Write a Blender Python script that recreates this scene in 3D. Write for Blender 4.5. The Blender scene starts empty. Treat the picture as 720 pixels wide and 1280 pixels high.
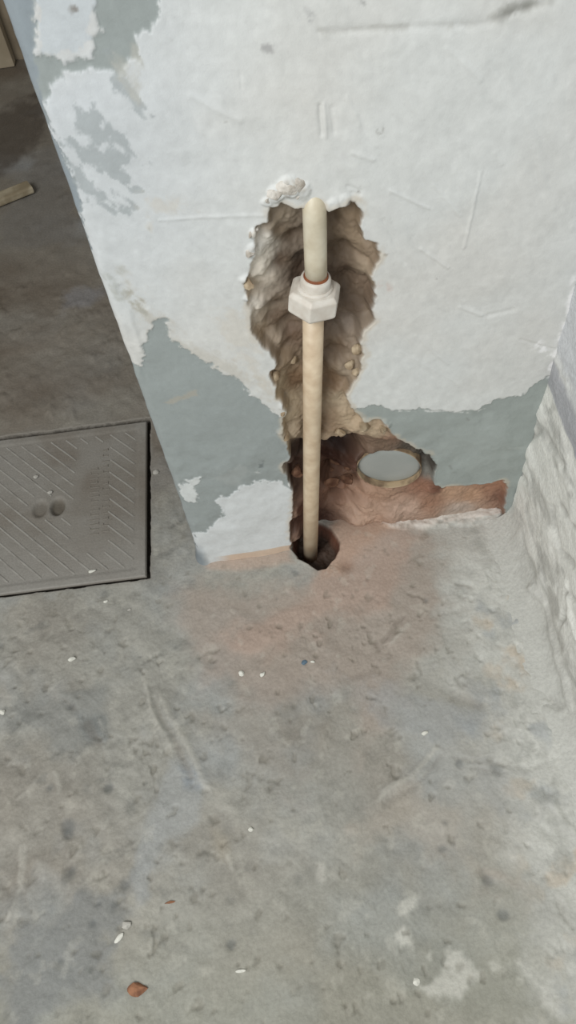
import bpy, bmesh, math, random
import numpy as np
from mathutils import Matrix, Vector
random.seed(7)
S = bpy.context.scene
COL = S.collection

# ------------------------------------------------------------------ camera
F = 967.0
n_ = np.array([94.0, 631.0, F]); n_ /= np.linalg.norm(n_)
up_ = -n_
X_ = np.array([.9905, -.135, 0.0]); X_ -= X_ @ up_ * up_; X_ /= np.linalg.norm(X_)
Y_ = np.cross(up_, X_)
RW = np.stack([X_, Y_, up_])                 # camera (right, down, forward) -> world
H = 1.0
cam_d = bpy.data.cameras.new('camera'); cam = bpy.data.objects.new('camera', cam_d); COL.objects.link(cam)
r_, u_, f_ = RW @ [1, 0, 0], RW @ [0, -1, 0], RW @ [0, 0, 1]
cam.matrix_world = Matrix(((r_[0], u_[0], -f_[0], 0), (r_[1], u_[1], -f_[1], 0), (r_[2], u_[2], -f_[2], H), (0, 0, 0, 1)))
cam_d.sensor_fit = 'VERTICAL'; cam_d.sensor_height = 36; cam_d.sensor_width = 20.25; cam_d.lens = F * 36 / 1280
cam_d.clip_start = .02
S.camera = cam

# ------------------------------------------------------------------ light
w = bpy.data.worlds.new('world'); S.world = w; w.use_nodes = True
w.node_tree.nodes['Background'].inputs[0].default_value = (.97, .985, 1.0, 1)
w.node_tree.nodes['Background'].inputs[1].default_value = .33
def area(name, loc, target, sx, sy, power, col):
    l = bpy.data.lights.new(name, 'AREA'); l.shape = 'RECTANGLE'; l.size = sx; l.size_y = sy; l.energy = power; l.color = col
    o = bpy.data.objects.new(name, l); COL.objects.link(o); o.location = loc
    o.rotation_euler = (Vector(target) - Vector(loc)).to_track_quat('-Z', 'Y').to_euler(); return o
area('daylight', (-1.15, -1.1, 2.2), (0.1, .5, .25), 1.6, 1.3, 56, (1, .99, .97))
S.view_settings.view_transform = 'Standard'; S.view_settings.look = 'None'
S.view_settings.exposure = 0.0; S.view_settings.gamma = 1.0; S.view_settings.use_curve_mapping = False

# ------------------------------------------------------------------ helpers
D = 0.590                                     # distance of the pier's face
XL, XR = -0.1465, 0.3150                      # its outer corner and the inner corner
def ray(px): return RW @ np.array([px[0] - 360.0, px[1] - 640.0, F])
def fl(px, py, z=0.0):
    d = ray((px, py)); return np.array([0, 0, H]) + (z - H) / d[2] * d
def wl(px, py, dep=0.0):
    d = ray((px, py)); return np.array([0, 0, H]) + (D + dep) / d[1] * d
def sw(px, py):                               # point on the right wall
    d = ray((px, py)); return np.array([0, 0, H]) + XR / d[0] * d
def lin(c):
    c = np.array(c, float) / 255.0
    return np.where(c <= .04045, c / 12.92, ((c + .055) / 1.055) ** 2.4)
def A(c, k=1.0): return np.clip(lin(c) * k, 0, .9)

_rs = np.random.RandomState(11)
_tab = _rs.rand(16, 256, 256)
def vnoise(x, y, s=0):
    t = _tab[s % 16]
    xi = np.floor(x).astype(int); yi = np.floor(y).astype(int)
    fx = x - xi; fy = y - yi
    fx = fx * fx * fx * (fx * (fx * 6 - 15) + 10); fy = fy * fy * fy * (fy * (fy * 6 - 15) + 10)
    a = t[xi & 255, yi & 255]; b = t[(xi + 1) & 255, yi & 255]; c = t[xi & 255, (yi + 1) & 255]; d = t[(xi + 1) & 255, (yi + 1) & 255]
    return (a * (1 - fx) + b * fx) * (1 - fy) + (c * (1 - fx) + d * fx) * fy
def fbm(x, y, f, o=4, s=0, g=.5):             # about -1 .. 1
    r = 0; a = 1; tot = 0
    for i in range(o):
        cs, sn = math.cos(.7 * i + s), math.sin(.7 * i + s)
        r = r + a * (vnoise((x * cs - y * sn) * f + 17.3 * i + 5 * s + 40, (x * sn + y * cs) * f + 9.1 * i + 3 * s + 40, s + i) * 2 - 1)
        tot += a; a *= g; f *= 2.03
    return r / tot * 1.6
def ss(a, b, x):
    t = np.clip((x - a) / (b - a), 0, 1); return t * t * (3 - 2 * t)
def sdf(P, x, y):                             # + inside, metres
    P = np.asarray(P, float); out = np.full(x.shape, -1e3)
    pad = .05
    m = (x > P[:, 0].min() - pad) & (x < P[:, 0].max() + pad) & (y > P[:, 1].min() - pad) & (y < P[:, 1].max() + pad)
    if not m.any(): return out
    a, b = x[m], y[m]; d = np.full(a.shape, 1e9); ins = np.zeros(a.shape, bool)
    for i in range(len(P)):
        (x0, y0), (x1, y1) = P[i], P[(i + 1) % len(P)]
        ex, ey = x1 - x0, y1 - y0; L = ex * ex + ey * ey + 1e-12
        t = np.clip(((a - x0) * ex + (b - y0) * ey) / L, 0, 1)
        d = np.minimum(d, (a - x0 - t * ex) ** 2 + (b - y0 - t * ey) ** 2)
        c = ((y0 > b) != (y1 > b)) & (a < (x1 - x0) * (b - y0) / (y1 - y0 + 1e-12) + x0); ins ^= c
    d = np.sqrt(d); out[m] = np.where(ins, d, -d); return out
def seg(P, x, y):                             # distance to a polyline
    P = np.asarray(P, float); d = np.full(x.shape, 1e9)
    for i in range(len(P) - 1):
        (x0, y0), (x1, y1) = P[i], P[i + 1]; ex, ey = x1 - x0, y1 - y0
        t = np.clip(((x - x0) * ex + (y - y0) * ey) / (ex * ex + ey * ey + 1e-12), 0, 1)
        d = np.minimum(d, (x - x0 - t * ex) ** 2 + (y - y0 - t * ey) ** 2)
    return np.sqrt(d)
def wp(pts): return [tuple(wl(*p)[[0, 2]]) for p in pts]
def fp(pts): return [tuple(fl(*p)[[0, 1]]) for p in pts]
def idw(cx, cy, cv, x, y, p=3.0, eps=.004):
    cv = np.asarray(cv, float); one = cv.ndim == 1
    if one: cv = cv[:, None]
    num = np.zeros(x.shape + (cv.shape[1],)); den = np.zeros(x.shape)
    for a, b, v in zip(cx, cy, cv):
        wgt = 1.0 / (((x - a) ** 2 + (y - b) ** 2) + eps * eps) ** (p / 2)
        num += wgt[..., None] * v; den += wgt
    r = num / den[..., None]; return r[..., 0] if one else r
def mix(c, col, m):
    return c * (1 - m[..., None]) + np.asarray(col) * m[..., None]
def axis(parts):                              # [(start, end, step), ...] -> coordinates
    r = []
    for a, b, s in parts:
        n = max(1, int(round((b - a) / s))); r += list(np.linspace(a, b, n, endpoint=False))
    return np.array(r + [parts[-1][1]])
def grid_mesh(name, Pt, colr, mat, extra=None, parent=None):
    ny, nx = Pt.shape[:2]; me = bpy.data.meshes.new(name)
    V = Pt.reshape(-1, 3); idx = np.arange(ny * nx).reshape(ny, nx)
    Fq = np.stack([idx[:-1, :-1], idx[:-1, 1:], idx[1:, 1:], idx[1:, :-1]], -1).reshape(-1, 4)
    C = colr.reshape(-1, 3)
    if extra is not None:
        ev, ef, ec = extra; Fq = np.concatenate([Fq, np.array(ef) + len(V)]); V = np.concatenate([V, ev]); C = np.concatenate([C, ec])
    me.vertices.add(len(V)); me.vertices.foreach_set('co', V.astype('f').ravel())
    me.loops.add(Fq.size); me.loops.foreach_set('vertex_index', Fq.astype('i').ravel())
    me.polygons.add(len(Fq)); me.polygons.foreach_set('loop_start', np.arange(0, Fq.size, 4, dtype='i'))
    me.polygons.foreach_set('use_smooth', np.ones(len(Fq), bool))
    me.update(calc_edges=True)
    at = me.color_attributes.new('col', 'FLOAT_COLOR', 'POINT')
    at.data.foreach_set('color', np.concatenate([np.clip(C, 0, 1), np.ones((len(C), 1))], 1).astype('f').ravel())
    me.materials.append(mat); o = bpy.data.objects.new(name, me); COL.objects.link(o)
    if parent: o.parent = parent
    return o
def struct(o): o['kind'] = 'structure'; return o
def tag(o, label, cat, group=None):
    o['label'] = label; o['category'] = cat
    if group: o['group'] = group
    return o
def mat_attr(name, rough=.85, fine=.10, bump=.0006, scale=260, spec=.3):
    m = bpy.data.materials.new(name); m.use_nodes = True; N = m.node_tree.nodes; L = m.node_tree.links
    b = N['Principled BSDF']; b.inputs['Roughness'].default_value = rough; b.inputs['Specular IOR Level'].default_value = spec
    a = N.new('ShaderNodeAttribute'); a.attribute_name = 'col'
    t = N.new('ShaderNodeTexCoord'); no = N.new('ShaderNodeTexNoise'); no.inputs['Scale'].default_value = scale; no.inputs['Detail'].default_value = 6
    L.new(t.outputs['Object'], no.inputs['Vector'])
    mr = N.new('ShaderNodeMapRange'); mr.inputs['From Min'].default_value = .3; mr.inputs['From Max'].default_value = .7
    mr.inputs['To Min'].default_value = 1 - fine; mr.inputs['To Max'].default_value = 1 + fine
    L.new(no.outputs['Fac'], mr.inputs['Value'])
    v = N.new('ShaderNodeVectorMath'); v.operation = 'SCALE'; L.new(a.outputs['Color'], v.inputs[0]); L.new(mr.outputs[0], v.inputs['Scale'])
    L.new(v.outputs[0], b.inputs['Base Color'])
    bp = N.new('ShaderNodeBump'); bp.inputs['Distance'].default_value = bump; L.new(no.outputs['Fac'], bp.inputs['Height']); L.new(bp.outputs[0], b.inputs['Normal'])
    return m
def mat_plain(name, c, c2=None, scale=60, rough=.6, bump=.0004, spec=.4, lo=.42, hi=.62):
    m = bpy.data.materials.new(name); m.use_nodes = True; N = m.node_tree.nodes; L = m.node_tree.links
    b = N['Principled BSDF']; b.inputs['Roughness'].default_value = rough; b.inputs['Specular IOR Level'].default_value = spec
    t = N.new('ShaderNodeTexCoord'); no = N.new('ShaderNodeTexNoise'); no.inputs['Scale'].default_value = scale; no.inputs['Detail'].default_value = 7
    L.new(t.outputs['Object'], no.inputs['Vector'])
    r = N.new('ShaderNodeValToRGB'); r.color_ramp.elements[0].position = lo; r.color_ramp.elements[1].position = hi
    r.color_ramp.elements[0].color = (*lin(c), 1); r.color_ramp.elements[1].color = (*lin(c2 or c), 1)
    L.new(no.outputs['Fac'], r.inputs[0]); L.new(r.outputs[0], b.inputs['Base Color'])
    bp = N.new('ShaderNodeBump'); bp.inputs['Distance'].default_value = bump; L.new(no.outputs['Fac'], bp.inputs['Height']); L.new(bp.outputs[0], b.inputs['Normal'])
    return m

M_wall = mat_attr('painted_plaster', .62, .03, .0005, 130, .35)
M_floor = mat_attr('worn_concrete', .72, .08, .0008, 240, .35)
M_side = mat_attr('rough_cement', .85, .08, .0012, 220, .25)
M_cover = mat_attr('cover_concrete', .75, .07, .0005, 300, .3)

# ------------------------------------------------------------------ the pier (painted plaster with a chiselled cavity)
RIM = [(335, 257), (352, 254), (372, 262), (381, 254), (400, 252), (410, 259), (430, 253), (445, 250), (453, 258), (455, 280), (460, 296), (476, 303), (478, 316),
       (473, 332), (467, 346), (473, 372), (466, 390), (472, 402), (457, 414), (452, 430), (457, 443), (452, 460), (447, 476), (434, 494),
       (441, 512), (456, 526), (480, 524), (491, 538), (498, 549), (512, 557), (524, 563), (537, 568), (546, 583), (542, 599), (552, 608),
       (590, 607), (630, 602), (637, 611), (630, 665), (560, 740), (380, 780), (363, 700), (361, 680), (364, 650), (366, 622), (361, 607), (352, 584),
       (362, 572), (357, 555), (351, 535), (356, 515), (343, 497), (338, 475), (336, 466), (344, 457), (337, 447), (324, 428), (314, 414),
       (312, 396), (309, 373), (303, 354), (311, 334), (314, 308), (318, 284), (331, 276)]
CTRL = [(341, 268, 12), (341, 285, 6), (335, 300, 4), (352, 280, 22), (350, 305, 25), (365, 290, 34), (375, 320, 40), (345, 330, 24), (333, 350, 16), (322, 345, 4), (323, 320, 3), (340, 380, 28),
        (360, 400, 38), (322, 385, 6), (325, 405, 10), (345, 430, 17), (365, 430, 30), (385, 440, 34), (350, 460, 12), (345, 485, 9), (365, 470, 26),
        (385, 480, 30), (360, 520, 12), (365, 545, 10), (385, 530, 26),
        (415, 270, 30), (436, 268, 20), (448, 275, 14), (430, 300, 36), (445, 300, 18), (465, 315, 9), (468, 338, 10), (432, 342, 42), (458, 355, 26), (462, 382, 18),
        (440, 390, 34), (415, 400, 40), (455, 402, 12), (435, 420, 20), (448, 440, 7), (415, 430, 34), (430, 460, 13), (445, 465, 5),
        (410, 470, 28), (425, 490, 12), (410, 510, 20), (430, 520, 8), (415, 542, 9), (450, 538, 4), (480, 535, 3), (487, 545, 4), (404, 549, 9),
        (390, 562, 75), (415, 562, 95), (440, 564, 90), (375, 572, 42), (364, 580, 14), (420, 588, 92), (438, 590, 70), (452, 570, 30), (450, 600, 44),
        (487, 556, 20), (515, 560, 22), (530, 575, 30), (541, 590, 14), (535, 600, 20), (487, 588, 36), (462, 588, 36), (510, 588, 36), (464, 567, 20), (510, 567, 21), (487, 563, 20), (447, 578, 22), (530, 578, 26), (446, 587, 28), (460, 606, 26), (487, 612, 22),
        (400, 615, 46), (430, 615, 42), (375, 622, 26), (369, 645, 10), (366, 675, 8), (400, 640, 48), (430, 632, 36), (460, 619, 28),
        (487, 619, 22), (520, 615, 24), (540, 614, 16), (460, 638, 22), (500, 633, 20), (520, 638, 16), (450, 658, 16), (490, 652, 10),
        (420, 652, 40), (400, 662, 52), (385, 667, 52), (556, 620, 22), (600, 616, 24), (628, 616, 18), (560, 636, 20), (610, 632, 22), (535, 645, 14)]
cp = [wl(a, b, d / 1000) for a, b, d in CTRL]
ccx = [p[0] for p in cp] + [.03, .05, .07, .09, .02, .03, .05]; ccy = [p[2] for p in cp] + [.185, .19, .19, .18, -.05, -.05, -.05]
ccv = [c[2] / 1000 for c in CTRL] + [.09, .10, .10, .08, .055, .055, .05]
CCOL = [(341, 268, (158, 140, 116)), (330, 296, (244, 238, 226)), (326, 318, (240, 232, 216)), (320, 336, (236, 226, 208)), (316, 305, (244, 240, 230)), (308, 358, (196, 174, 144)), (316, 376, (234, 226, 212)), (318, 390, (222, 210, 190)), (350, 290, (142, 122, 98)), (365, 300, (118, 98, 76)),
        (355, 330, (112, 92, 72)), (375, 350, (88, 70, 54)), (340, 380, (120, 100, 78)), (322, 395, (172, 154, 130)), (325, 412, (168, 146, 118)), (350, 405, (128, 106, 84)),
        (345, 425, (172, 154, 132)), (370, 430, (120, 96, 74)), (345, 450, (160, 138, 110)), (350, 480, (186, 166, 134)), (370, 480, (138, 108, 76)), (360, 510, (196, 176, 144)),
        (362, 545, (194, 174, 144)), (345, 580, (200, 186, 168)), (415, 270, (118, 96, 74)), (440, 270, (160, 138, 110)), (450, 300, (164, 142, 114)), (425, 320, (112, 92, 70)), (468, 315, (160, 138, 112)), (465, 335, (176, 156, 130)),
        (430, 350, (100, 80, 62)), (460, 360, (138, 116, 94)), (440, 385, (116, 96, 76)), (465, 400, (160, 142, 120)), (435, 410, (150, 134, 118)), (415, 410, (110, 90, 70)),
        (450, 435, (176, 158, 136)), (420, 440, (136, 114, 90)), (440, 460, (166, 148, 124)), (415, 480, (142, 114, 84)), (430, 495, (192, 172, 142)), (410, 530, (160, 134, 104)),
        (440, 520, (198, 174, 140)), (465, 535, (204, 180, 146)), (490, 545, (176, 134, 108)), (410, 548, (196, 170, 138)),
        (400, 565, (48, 28, 20)), (430, 565, (48, 28, 20)), (425, 585, (52, 30, 22)), (372, 575, (84, 60, 46)), (380, 600, (92, 60, 44)), (420, 598, (72, 42, 30)), (448, 560, (150, 122, 98)), (450, 590, (96, 62, 46)),  # near-black tones paint the shade deep in the hole
        (480, 556, (120, 98, 78)), (515, 560, (92, 84, 72)), (540, 590, (150, 150, 142)), (534, 575, (80, 76, 68)), (487, 588, (110, 90, 74)), (400, 618, (110, 76, 56)), (380, 640, (106, 64, 46)), (430, 612, (96, 62, 44)),  # dark tones right of the drain pipe paint shade in the gap
        (430, 635, (160, 116, 90)), (455, 630, (190, 150, 122)), (480, 622, (186, 148, 120)), (460, 650, (200, 164, 138)), (510, 640, (200, 168, 146)), (530, 612, (166, 118, 90)), (540, 630, (170, 126, 98)),
        (565, 618, (206, 164, 130)), (590, 625, (200, 156, 122)), (615, 612, (180, 130, 98)), (632, 618, (140, 98, 76)), (548, 612, (130, 84, 62)), (575, 640, (196, 176, 160)), (366, 640, (196, 160, 136)), (364, 680, (194, 160, 136)),
        (400, 670, (80, 50, 38)), (385, 655, (90, 54, 40))]
kp = [wl(a, b, .015) for a, b, c in CCOL]

xs_side = []                                            # outline of the pier in plan: side face, rounded corner, face
R0 = .010
plan = []; T = .26
for y in np.linspace(D + T, D + .03, 10): plan.append((XL, y, -1, 0))
for y in np.linspace(D + .028, D + R0, 9): plan.append((XL, y, -1, 0))
for a in np.linspace(0, 90, 11)[1:-1]:
    c, s = math.cos(math.radians(a)), math.sin(math.radians(a)); plan.append((XL + R0 - R0 * c, D + R0 - R0 * s, -c, -s))
for x in axis([(XL + R0, -.07, .0013), (-.07, .20, .0011), (.20, XR + .004, .0013)]):
    plan.append((x, D, 0, -1))
plan = np.array(plan)
zs = axis([(-.075, 0, .003), (0, .27, .0011), (.27, .64, .0013), (.64, .86, .0016), (.86, 2.4, .11)])
PX, Z = np.meshgrid(plan[:, 0], zs); PY = np.meshgrid(plan[:, 1], zs)[0]
NX = np.meshgrid(plan[:, 2], zs)[0]; NY = np.meshgrid(plan[:, 3], zs)[0]
U = PX + (-(PY - D)) * (PX < XL + R0 + 1e-6)            # unrolled coordinate
front = ss(XL, XL + R0, PX)
n1 = fbm(U, Z, 90, 4, 1); n2 = fbm(U, Z, 26, 4, 2)
rs = sdf(wp(RIM), PX, Z) + .0026 * n1 + .0016 * n2 - .0008
# plaster relief: slow waves, trowel scrapes, dents
rel = .0016 * fbm(U, Z, 7, 3, 3) + .0005 * fbm(U * 1.0, Z * .6, 45, 3, 4) + .0006 * np.clip(fbm(U + Z * .4, Z * .35, 60, 3, 5), 0, 1)
rel += .0022 * fbm(U, Z, 14, 3, 12) * (ss(.30, .26, Z) + .4)
def scr(pts, wd, h, soft=1.0):
    global rel
    d = seg(wp(pts), PX + .0015 * n2, Z); rel = rel + .5 * h * np.exp(-(d / wd) ** 2)
for pts, wd, h in [([(398, 132), (401, 168)], .0016, -.0028), ([(404, 130), (407, 170)], .0014, .002), ([(414, 135), (417, 165)], .002, -.0016), ([(436, 122), (450, 155)], .0018, .0015),
                   ([(488, 238), (535, 262)], .0012, .0016), ([(542, 232), (575, 270)], .0014, .0012), ([(601, 215), (580, 310)], .0013, .0018), ([(528, 312), (560, 335)], .0016, .002),
                   ([(440, 190), (465, 200)], .0018, .0014), ([(478, 275), (505, 330)], .002, -.0012), ([(575, 385), (602, 395)], .002, .0018), ([(612, 395), (640, 388)], .003, -.0016),
                   ([(520, 420), (560, 455)], .0016, .0010), ([(650, 425), (690, 437)], .0015, -.0018), ([(200, 276), (260, 272), (330, 268)], .0015, .0012), ([(300, 90), (302, 110)], .001, -.001),
                   ([(620, 190), (627, 205)], .002, .0012), ([(560, 60), (600, 100)], .002, .0012), ([(240, 120), (300, 150)], .003, .0016), ([(150, 360), (180, 385)], .003, -.0022), ([(120, 330), (160, 390), (175, 440)], .003, .0022),
                   ([(500, 440), (610, 500)], .002, .0007), ([(660, 150), (690, 260)], .003, .0012), ([(400, 40), (600, 30), (680, 4)], .0025, -.0016), ([(436, 232), (452, 238)], .0016, -.002), ([(442, 240), (452, 242)], .0014, -.002)]:
    scr(pts, wd, h)
rel = rel * front + .0006 * fbm(U, Z, 40, 3, 6) * (1 - front)
# raised crumbs round the upper rim
lump = np.zeros_like(PX)
for (a, b, r, h) in [(362, 232, .013, .009), (345, 241, .010, .007), (378, 236, .009, .005), (333, 250, .006, .004), (417, 254, .006, .005), (432, 250, .007, .004),
                     (318, 290, .008, .006), (317, 312, .009, .006), (309, 352, .009, .006), (312, 372, .008, .005), (356, 508, .008, .004), (349, 540, .006, .004), (455, 530, .012, .006), (480, 532, .010, .006)]:
    p = wl(a, b); q = np.sqrt((PX - p[0]) ** 2 + (Z - p[2]) ** 2) + .003 * n1
    lump = np.maximum(lump, .62 * h * ss(r, r * .35, q) * (1 + .5 * n1))
wx = PX + .003 * fbm(PX, Z, 60, 3, 7); wz = Z + .003 * fbm(PX, Z, 60, 3, 8)
dep = np.zeros_like(PX); m = (rs > -.002) & (front > .999)
dd = idw(ccx, ccy, ccv, wx[m], wz[m], 2.8, .006)
rough = .0019 * fbm(PX, Z, 70, 4, 9, .6) + .0010 * np.abs(fbm(PX, Z, 160, 3, 10))
dep[m] = (np.maximum(dd + rough[m], .0015)) * ss(-.0005, .0052, rs[m])
dc_ = wl(486, 587, .022); dq = np.hypot((PX - dc_[0]) / .978, Z - dc_[2]); dep = np.where(dq < .0436, np.maximum(dep, .045), dep)   # bored out for the drain pipe
# niche by the floor on the right keeps a crisp upper edge
off = -dep + (rel + lump * (1 - ss(.0, .004, rs) * .3)) * (1 - ss(0, .006, rs))
# bulge of paint at the foot of the outer corner
off = off + .006 * np.exp(-np.maximum(Z, 0) / .028) * (1 + .4 * n2) * (1 - ss(XL, XL + .018, PX)) * (PY < D + .03)

# colours
bn = fbm(U, Z, 120, 4, 11); bs = fbm(U * 1.0 + Z * .8, (Z - U) * .35, 70, 4, 12); big = fbm(U, Z, 9, 3, 13); bf = fbm(U + Z * .5, (Z - U * .3) * .5, 230, 4, 7, .65)
C = np.zeros(PX.shape + (3,)) + A((216, 219, 217), 1.0)
C = mix(C, A((206, 212, 216)), ss(.05, -.12, PX) * ss(.35, .7, Z) * .9)
C = mix(C, A((212, 211, 206)), np.clip(.5 * big + .15, 0, .6))
C = C * (1 + .05 * bn[..., None] * (np.abs(bs)[..., None] + .3))
gm = np.zeros_like(PX)
def paint(poly, col, w=.004, amp=.006, a=1.0, nz=None, soft=.001):
    global C
    s = sdf(wp(poly), PX, Z) + amp * (bs if nz is None else nz) + amp * .6 * bn + (.0018 + amp * .25) * bf
    m = ss(-soft, w, s) * a; m = np.where(PX < XL + .0005, np.minimum(m, a), m)
    C = mix(C, A(col), m)
    if a == 1.0: gm[:] = np.maximum(gm, m) if sum(col) < 510 else gm * (1 - m)
    return m
GREY = (156, 164, 163); BLUE = (146, 156, 162)
paint([(140, 330), (185, 360), (205, 395), (260, 430), (340, 470), (350, 520), (200, 440), (160, 400)], (200, 198, 190), .02, .012, .8)
mg = paint([(120, 455), (175, 458), (186, 420), (192, 404), (206, 402), (217, 428), (238, 442), (262, 457), (300, 473), (326, 500), (345, 518), (364, 524), (372, 780), (120, 780)], GREY, .002, .004)
paint([(203, 505), (225, 495), (245, 488), (243, 494), (215, 508)], (176, 170, 156), .003, .003, .6)
paint([(222, 604), (236, 601), (251, 596), (246, 614), (246, 628), (233, 630), (228, 622)], (212, 217, 216), .0015, .0035)
paint([(270, 624), (298, 612), (318, 603), (350, 602), (366, 612), (370, 690), (258, 712), (240, 702), (243, 668), (256, 664), (264, 655), (280, 645)], (216, 221, 222), .002, .0045)
paint([(262, 600), (300, 580), (315, 590), (300, 606)], (170, 176, 174), .004, .004, .5)
mg2 = paint([(430, 514), (470, 506), (500, 513), (535, 511), (570, 514), (598, 511), (618, 500), (652, 496), (668, 481), (690, 467), (720, 430), (720, 780), (430, 780)], (158, 166, 163), .0015, .0024, 1, fbm(U, Z, 45, 3, 4))
paint([(575, 520), (640, 515), (640, 590), (590, 600), (545, 560)], (164, 172, 169), .01, .006, .7)
# upper left
paint([(-60, -60), (46, -60), (47, 66), (72, 73), (112, 72), (119, 47), (116, 11), (119, -60), (206, -60), (204, 18), (182, 40), (168, 47), (170, 69), (159, 81), (144, 88), (108, 96), (78, 97), (67, 121), (47, 123),
       (56, 152), (76, 188), (92, 226), (101, 245), (104, 288), (118, 318), (90, 318), (-60, 0)], GREY, .002, .0035)
paint([(-60, -60), (46, -60), (46, 66), (50, 110), (47, 123), (56, 152), (76, 188), (92, 226), (101, 245), (104, 288), (118, 318), (90, 318), (-60, 0)], BLUE, .003, .003)
paint([(48, -60), (118, -60), (114, 30), (108, 66), (72, 70), (50, 66)], (200, 207, 211), .0012, .003, 1.0)
paint([(84, 170), (104, 158), (116, 118), (132, 108), (136, 135), (150, 190), (148, 222), (132, 238), (98, 234)], (160, 168, 170), .016, .034, .7)
paint([(140, 80), (170, 60), (180, 100), (172, 118), (160, 98)], (186, 186, 178), .01, .008, .6)
paint([(148, 366), (172, 360), (184, 378), (180, 392), (160, 384)], (172, 170, 158), .008, .008, .8)
paint([(118, 330), (150, 340), (160, 372), (178, 402), (160, 400), (138, 370)], (188, 192, 188), .012, .012, .7)
paint([(250, 395), (300, 380), (330, 440), (350, 500), (300, 470)], (208, 204, 194), .015, .01, .6)
paint([(180, 250), (230, 240), (240, 270), (190, 280)], (206, 202, 192), .012, .01, .5)
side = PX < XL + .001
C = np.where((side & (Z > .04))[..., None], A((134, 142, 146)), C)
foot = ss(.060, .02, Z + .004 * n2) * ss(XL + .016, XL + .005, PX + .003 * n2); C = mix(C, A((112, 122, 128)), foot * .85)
# scuffs at the top
def scuff(pts, wd, col, a):
    global C
    d = seg(wp(pts), PX, Z) + .002 * n2; C = mix(C, A(col), a * ss(wd * 1.2, 0, d + .0015 * bf) * ss(-.3, .5, bn + .2))
scuff([(400, 42), (450, 34), (560, 32), (620, 20), (640, 10), (690, 2)], .005, (176, 176, 170), .5)
scuff([(632, 16), (660, 6)], .007, (140, 140, 134), .7)
scuff([(378, 12), (388, 20)], .005, (140, 142, 144), .8); scuff([(452, 2), (457, 6)], .003, (90, 90, 90), .9); scuff([(310, 24), (314, 30)], .0035, (140, 140, 140), .8); scuff([(330, 58), (340, 60)], .003, (160, 160, 160), .7)
scuff([(364, 16), (368, 19)], .003, (140, 140, 140), .7)
for a, b, r in [(475, 163, .0016), (283, 152, .0016), (450, 232, .0016), (448, 240, .0025), (550, 347, .0015), (482, 318, .002), (215, 52, .002), (92, 12, .002)]:
    scuff([(a - 1, b), (a + 1, b)], r * 1.2, (128, 122, 114), .8)
scuff([(478, 356), (485, 362)], .006, (206, 190, 182), .6)
scuff([(690, 468), (698, 440), (712, 400), (722, 340)], .007, (250, 251, 251), 1)
scuff([(672, 430), (690, 452), (688, 470)], .008, (248, 250, 250), 1)
scuff([(560, 580), (567, 590)], .002, (130, 134, 128), .5); scuff([(583, 522), (586, 526)], .002, (136, 140, 136), .6)
scuff([(500, 514), (545, 514), (590, 516), (620, 508)], .0022, (232, 234, 232), .6)
scuff([(600, 560), (660, 560)], .003, (176, 182, 178), .5); scuff([(308, 590), (325, 592)], .002, (200, 204, 202), .7); scuff([(325, 590), (328, 575)], .002, (110, 118, 118), .7)
# cavity colours
mc = ss(-.0012, .0016, rs)
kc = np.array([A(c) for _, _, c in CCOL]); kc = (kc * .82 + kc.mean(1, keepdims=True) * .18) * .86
band = rs > -.004
ccol = idw([p[0] for p in kp], [p[2] for p in kp], kc, wx[band], wz[band], 3.2, .005)
grain = (1 + .10 * fbm(PX, Z, 110, 4, 14))[band][..., None]
full = C.copy(); full[band] = np.clip(ccol * grain, 0, 1)
C = C * (1 - mc[..., None]) + full * mc[..., None]
# sandy halo of the broken edge
halo = ss(-.007, -.001, rs) * (1 - mc) * ss(-.2, .5, n2 + .1); C = mix(C, A((202, 190, 170)), halo * .55)
lc = ss(.001, .005, lump) * (1 - ss(.004, .008, rs)) * ss(-.6, .2, bn + .2)
C = mix(C, A((196, 190, 178)), lc * ss(-.4, .3, n1) * .9); C = mix(C, A((150, 148, 144)), lc * ss(.1, .7, bs) * .6)
cz = ss(.035, .010, Z + .004 * n2) * (PX < .02) * (1 - mc) * ss(XL + .02, XL + .05, PX) * (Z < .015); C = mix(C, A((206, 178, 150)), np.clip(cz, 0, 1) * .8)
gm = np.clip(gm, 0, 1) * (1 - ss(-.004, .002, rs)) * ss(XL, XL + .004, PX)
off = off - .0011 * gm
WP = np.stack([PX + NX * off, PY + NY * off, Z], -1)
# closing faces behind
e0 = np.array([[XL, D + T, -.075], [XR + .004, D + T, -.075], [XR + .004, D + T, 2.4], [XL, D + T, 2.4], [XR + .004, D, -.075], [XR + .004, D, 2.4]])
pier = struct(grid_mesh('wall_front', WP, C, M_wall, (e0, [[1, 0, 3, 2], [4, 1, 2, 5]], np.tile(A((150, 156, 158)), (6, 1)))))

# ------------------------------------------------------------------ floor
fx = axis([(-3.0, -.7, .15), (-.7, -.52, .006), (-.52, -.24, .0022), (-.24, -.21, .001), (-.21, -.02, .0022), (-.02, .08, .0011), (.08, XR + .01, .0020), (XR + .01, .7, .1)])
fy = axis([(-2.2, -.06, .12), (-.06, .54, .0022), (.54, .645, .0011), (.645, .88, .0024), (.88, .90, .001), (.90, 1.3, .004), (1.3, 2.3, .01), (2.3, 2.6, .1)])
FX, FY = np.meshgrid(fx, fy)
PIT = [(364, 686), (364, 672), (366, 657), (377, 651), (402, 653), (414, 661), (425, 679), (424, 688), (418, 699), (407, 710), (397, 714), (385, 705), (372, 698)]
g1 = fbm(FX, FY, 60, 4, 1); g2 = fbm(FX, FY, 18, 4, 2); g3 = fbm(FX, FY, 6, 3, 3); g4 = fbm(FX, FY, 150, 3, 4)
FZ = .0020 * g3 + .0012 * g2 + .0008 * g1 + .0004 * np.abs(g4) + .0008 * np.clip(fbm(FX, FY, 38, 4, 13), -.2, 1)
near_wall = ss(.12, .0, np.abs(FY - D)) * (FX < .3)
FZ *= 1 - .6 * near_wall
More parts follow.
